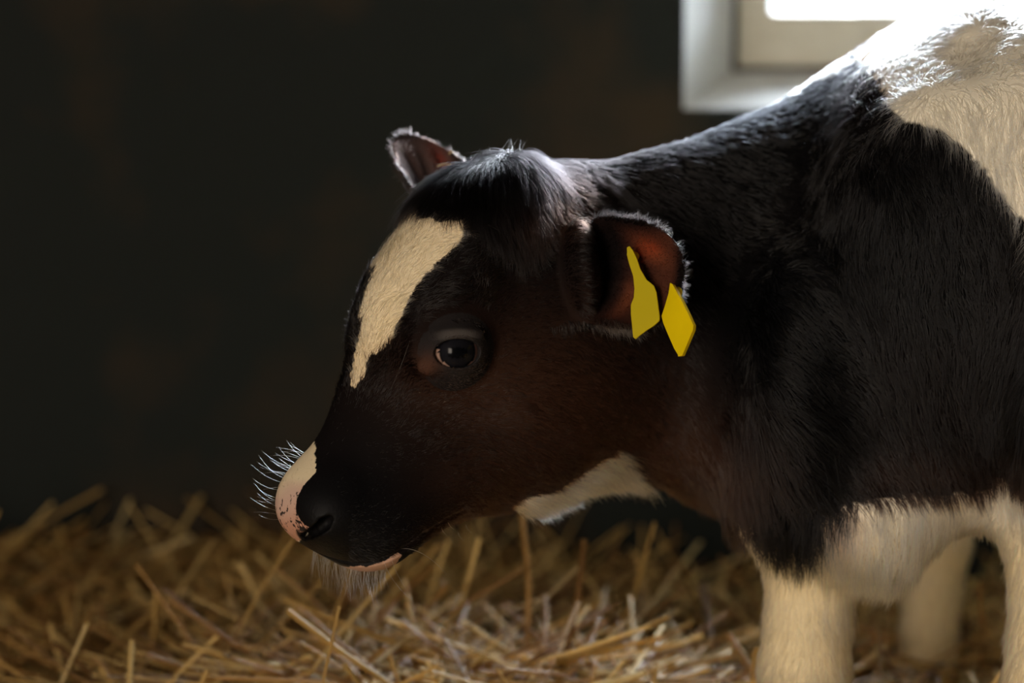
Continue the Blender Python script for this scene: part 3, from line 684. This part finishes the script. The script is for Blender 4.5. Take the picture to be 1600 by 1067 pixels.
tag(TI, tagp-FW*.021, cvec(-.45, -1, .35), .0014, None, M_tag, 'dull yellow narrow-necked ear tag hanging inside the cupped ear', tagp-FW*.019+cvec(.0012, 0, -.004))
tago = march(1050, 448)
tag(TO, tago-FW*.016, cvec(-.75, -1, .1), .0016, [1, 2, 3, 4, 5, 6, 7], M_tag2, 'bright yellow diamond-shaped ear tag hanging behind the ear tip', tago-FW*.012+cvec(.001, 0, -.004))

# ------------------------------------------------------------------ straw bedding
def hgt(x, y):
    p = np.c_[x, y, 0*x]
    h = .105+.020*vnoise(p, 3.1)+.012*vnoise(p+4, 8)
    h += .095*np.exp(-(((x+.06)/.36)**2+((y-1.93)/.24)**2))                       # heap under the muzzle
    h -= .03*sst(y, 2.2, 2.7); h += .012*sst(-x, -.02, .45)*sst(y, 2.35, 2.8)-.05*sst(x, -.2, .3)*sst(y, 2.3, 2.8)
    h -= .05*np.exp(-(((x-.40)/.16)**2+((y-2.12)/.16)**2))
    return np.maximum(h, .02)
gx, gy = np.meshgrid(np.linspace(XL+.01, XR-.01, 180), np.linspace(.9, YW-.005, 110), indexing='ij')
gh = hgt(gx.ravel(), gy.ravel())-.02
gv = np.c_[gx.ravel(), gy.ravel(), gh]; ii = np.arange(180*110).reshape(180, 110)
gq = np.stack([ii[:-1, :-1], ii[1:, :-1], ii[1:, 1:], ii[:-1, 1:]], -1).reshape(-1, 4)
NS = 32000
sx = RNG.normal(0, 1, NS); sy = RNG.uniform(1.25, YW-.06, NS); sx = RNG.uniform(-1, 1, NS)*(.30*sy+.10); wd_ = np.arange(NS) > 21000; sx[wd_] = RNG.uniform(-1.9, 1.9, wd_.sum()); sy[wd_] = RNG.uniform(.95, YW-.06, wd_.sum())
sL = RNG.uniform(.05, .36, NS); sW = RNG.uniform(.0011, .0032, NS); yaw = RNG.uniform(0, 2*np.pi, NS); pit = RNG.normal(0, .19, NS)
up_ = RNG.random(NS) < .012; pit[up_] = RNG.uniform(.4, 1.2, up_.sum())
dirv = np.c_[np.cos(yaw)*np.cos(pit), np.sin(yaw)*np.cos(pit), np.sin(pit)]
base = np.c_[sx, sy, hgt(sx, sy)+RNG.uniform(-.012, .022, NS)]
K = 6; tt = np.linspace(-.5, .5, K); bend = RNG.normal(0, .26, (NS, 3))*[1, 1, .6]; cen = base[:, None]+sL[:, None, None]*(tt[None, :, None]*dirv[:, None]+(tt**2)[None, :, None]*bend[:, None])
flr = .01+hgt(cen[..., 0].ravel(), np.clip(cen[..., 1].ravel(), 0, YW)).reshape(NS, K)*.8; cen[..., 2] = np.maximum(cen[..., 2], flr); cen[..., 1] = np.minimum(cen[..., 1], YW-.012)
sdv = np.cross(dirv, RNG.normal(0, .5, (NS, 3))+[0, 0, 1]); sdv /= np.linalg.norm(sdv, axis=1, keepdims=True); nn_ = np.cross(sdv, dirv)
ring = [(1, 0), (.5, .5), (-.5, .5), (-1, 0), (-.5, -.4), (.5, -.4)]; R_ = len(ring)
sv = np.stack([cen+sW[:, None, None]*(a*sdv[:, None]+b_*nn_[:, None]) for a, b_ in ring], 2)   # NS,K,R,3
vid = (np.arange(NS*K*R_)+len(gv)).reshape(NS, K, R_)
sq = [np.stack([vid[:, k, i], vid[:, k, (i+1) % R_], vid[:, k+1, (i+1) % R_], vid[:, k+1, i]], -1).reshape(-1, 4) for k in range(K-1) for i in range(R_)]
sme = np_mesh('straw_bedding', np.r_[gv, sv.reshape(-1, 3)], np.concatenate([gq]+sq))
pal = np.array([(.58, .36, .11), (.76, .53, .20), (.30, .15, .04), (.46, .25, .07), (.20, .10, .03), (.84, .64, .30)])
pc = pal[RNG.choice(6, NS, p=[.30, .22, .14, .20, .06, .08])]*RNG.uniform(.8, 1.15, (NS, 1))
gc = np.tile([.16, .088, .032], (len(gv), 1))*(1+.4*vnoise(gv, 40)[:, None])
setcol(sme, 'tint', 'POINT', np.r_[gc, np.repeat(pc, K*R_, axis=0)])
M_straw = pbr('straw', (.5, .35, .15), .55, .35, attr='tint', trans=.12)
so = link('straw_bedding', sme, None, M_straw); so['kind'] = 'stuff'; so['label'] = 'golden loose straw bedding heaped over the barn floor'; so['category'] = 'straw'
# single stalks caught in the coat
def stalk(a, b, wd, label):
    a = np.asarray(a); b = np.asarray(b); d = nrm(b-a); s_ = nrm(np.cross(d, FW)); n_ = np.cross(s_, d); v = []; f = []
    for k in range(6):
        t_ = k/5; c = a+(b-a)*t_+UP*.0015*math.sin(math.pi*t_)
        for i in range(6): v.append(c+wd*(math.cos(i*math.pi/3)*s_+.6*math.sin(i*math.pi/3)*n_))
    for k in range(5):
        for i in range(6): f.append((6*k+i, 6*k+(i+1) % 6, 6*k+6+(i+1) % 6, 6*k+6+i))
    f += [tuple(range(6)), tuple(range(35, 29, -1))]
    o = link('straw_stalk', mesh('straw_stalk', v, f), None, M_stalk); o['label'] = label; o['category'] = 'straw'; o['group'] = 'straw bits caught in the coat'
M_stalk = pbr('stalk', (.62, .42, .20), .5, .4, trans=.15)
def near(x, y, off=.004):
    r = ray(x, y)
    for k in range(30):          # step down until the line of sight meets the coat
        r = ray(x, y+2*k); Ds = np.arange(1.4, 2.3, .002); v = sdf(CAM+Ds[:, None]*r)
        if (v < 0).any(): return CAM+Ds[np.nonzero(v < 0)[0][0]]*r-FW*off+UP*.002
stalk(near(684, 266, .012), near(705, 264, .012), .0007, 'thin short straw lying across the black poll hair')
stalk(near(702, 250, .006)+UP*.002, near(708, 243, .006), .0008, 'tiny bent straw bit on the crest of the poll')
stalk(near(1328, 88, .010), near(1340, 100, .014), .0012, 'upper straw bit caught in the dark fur at the withers')
stalk(near(1342, 102, .014), near(1364, 84, .014), .0012, 'slanting straw bit caught in the white fur edge at the withers')
print('done', round(_t.time()-t0, 1))
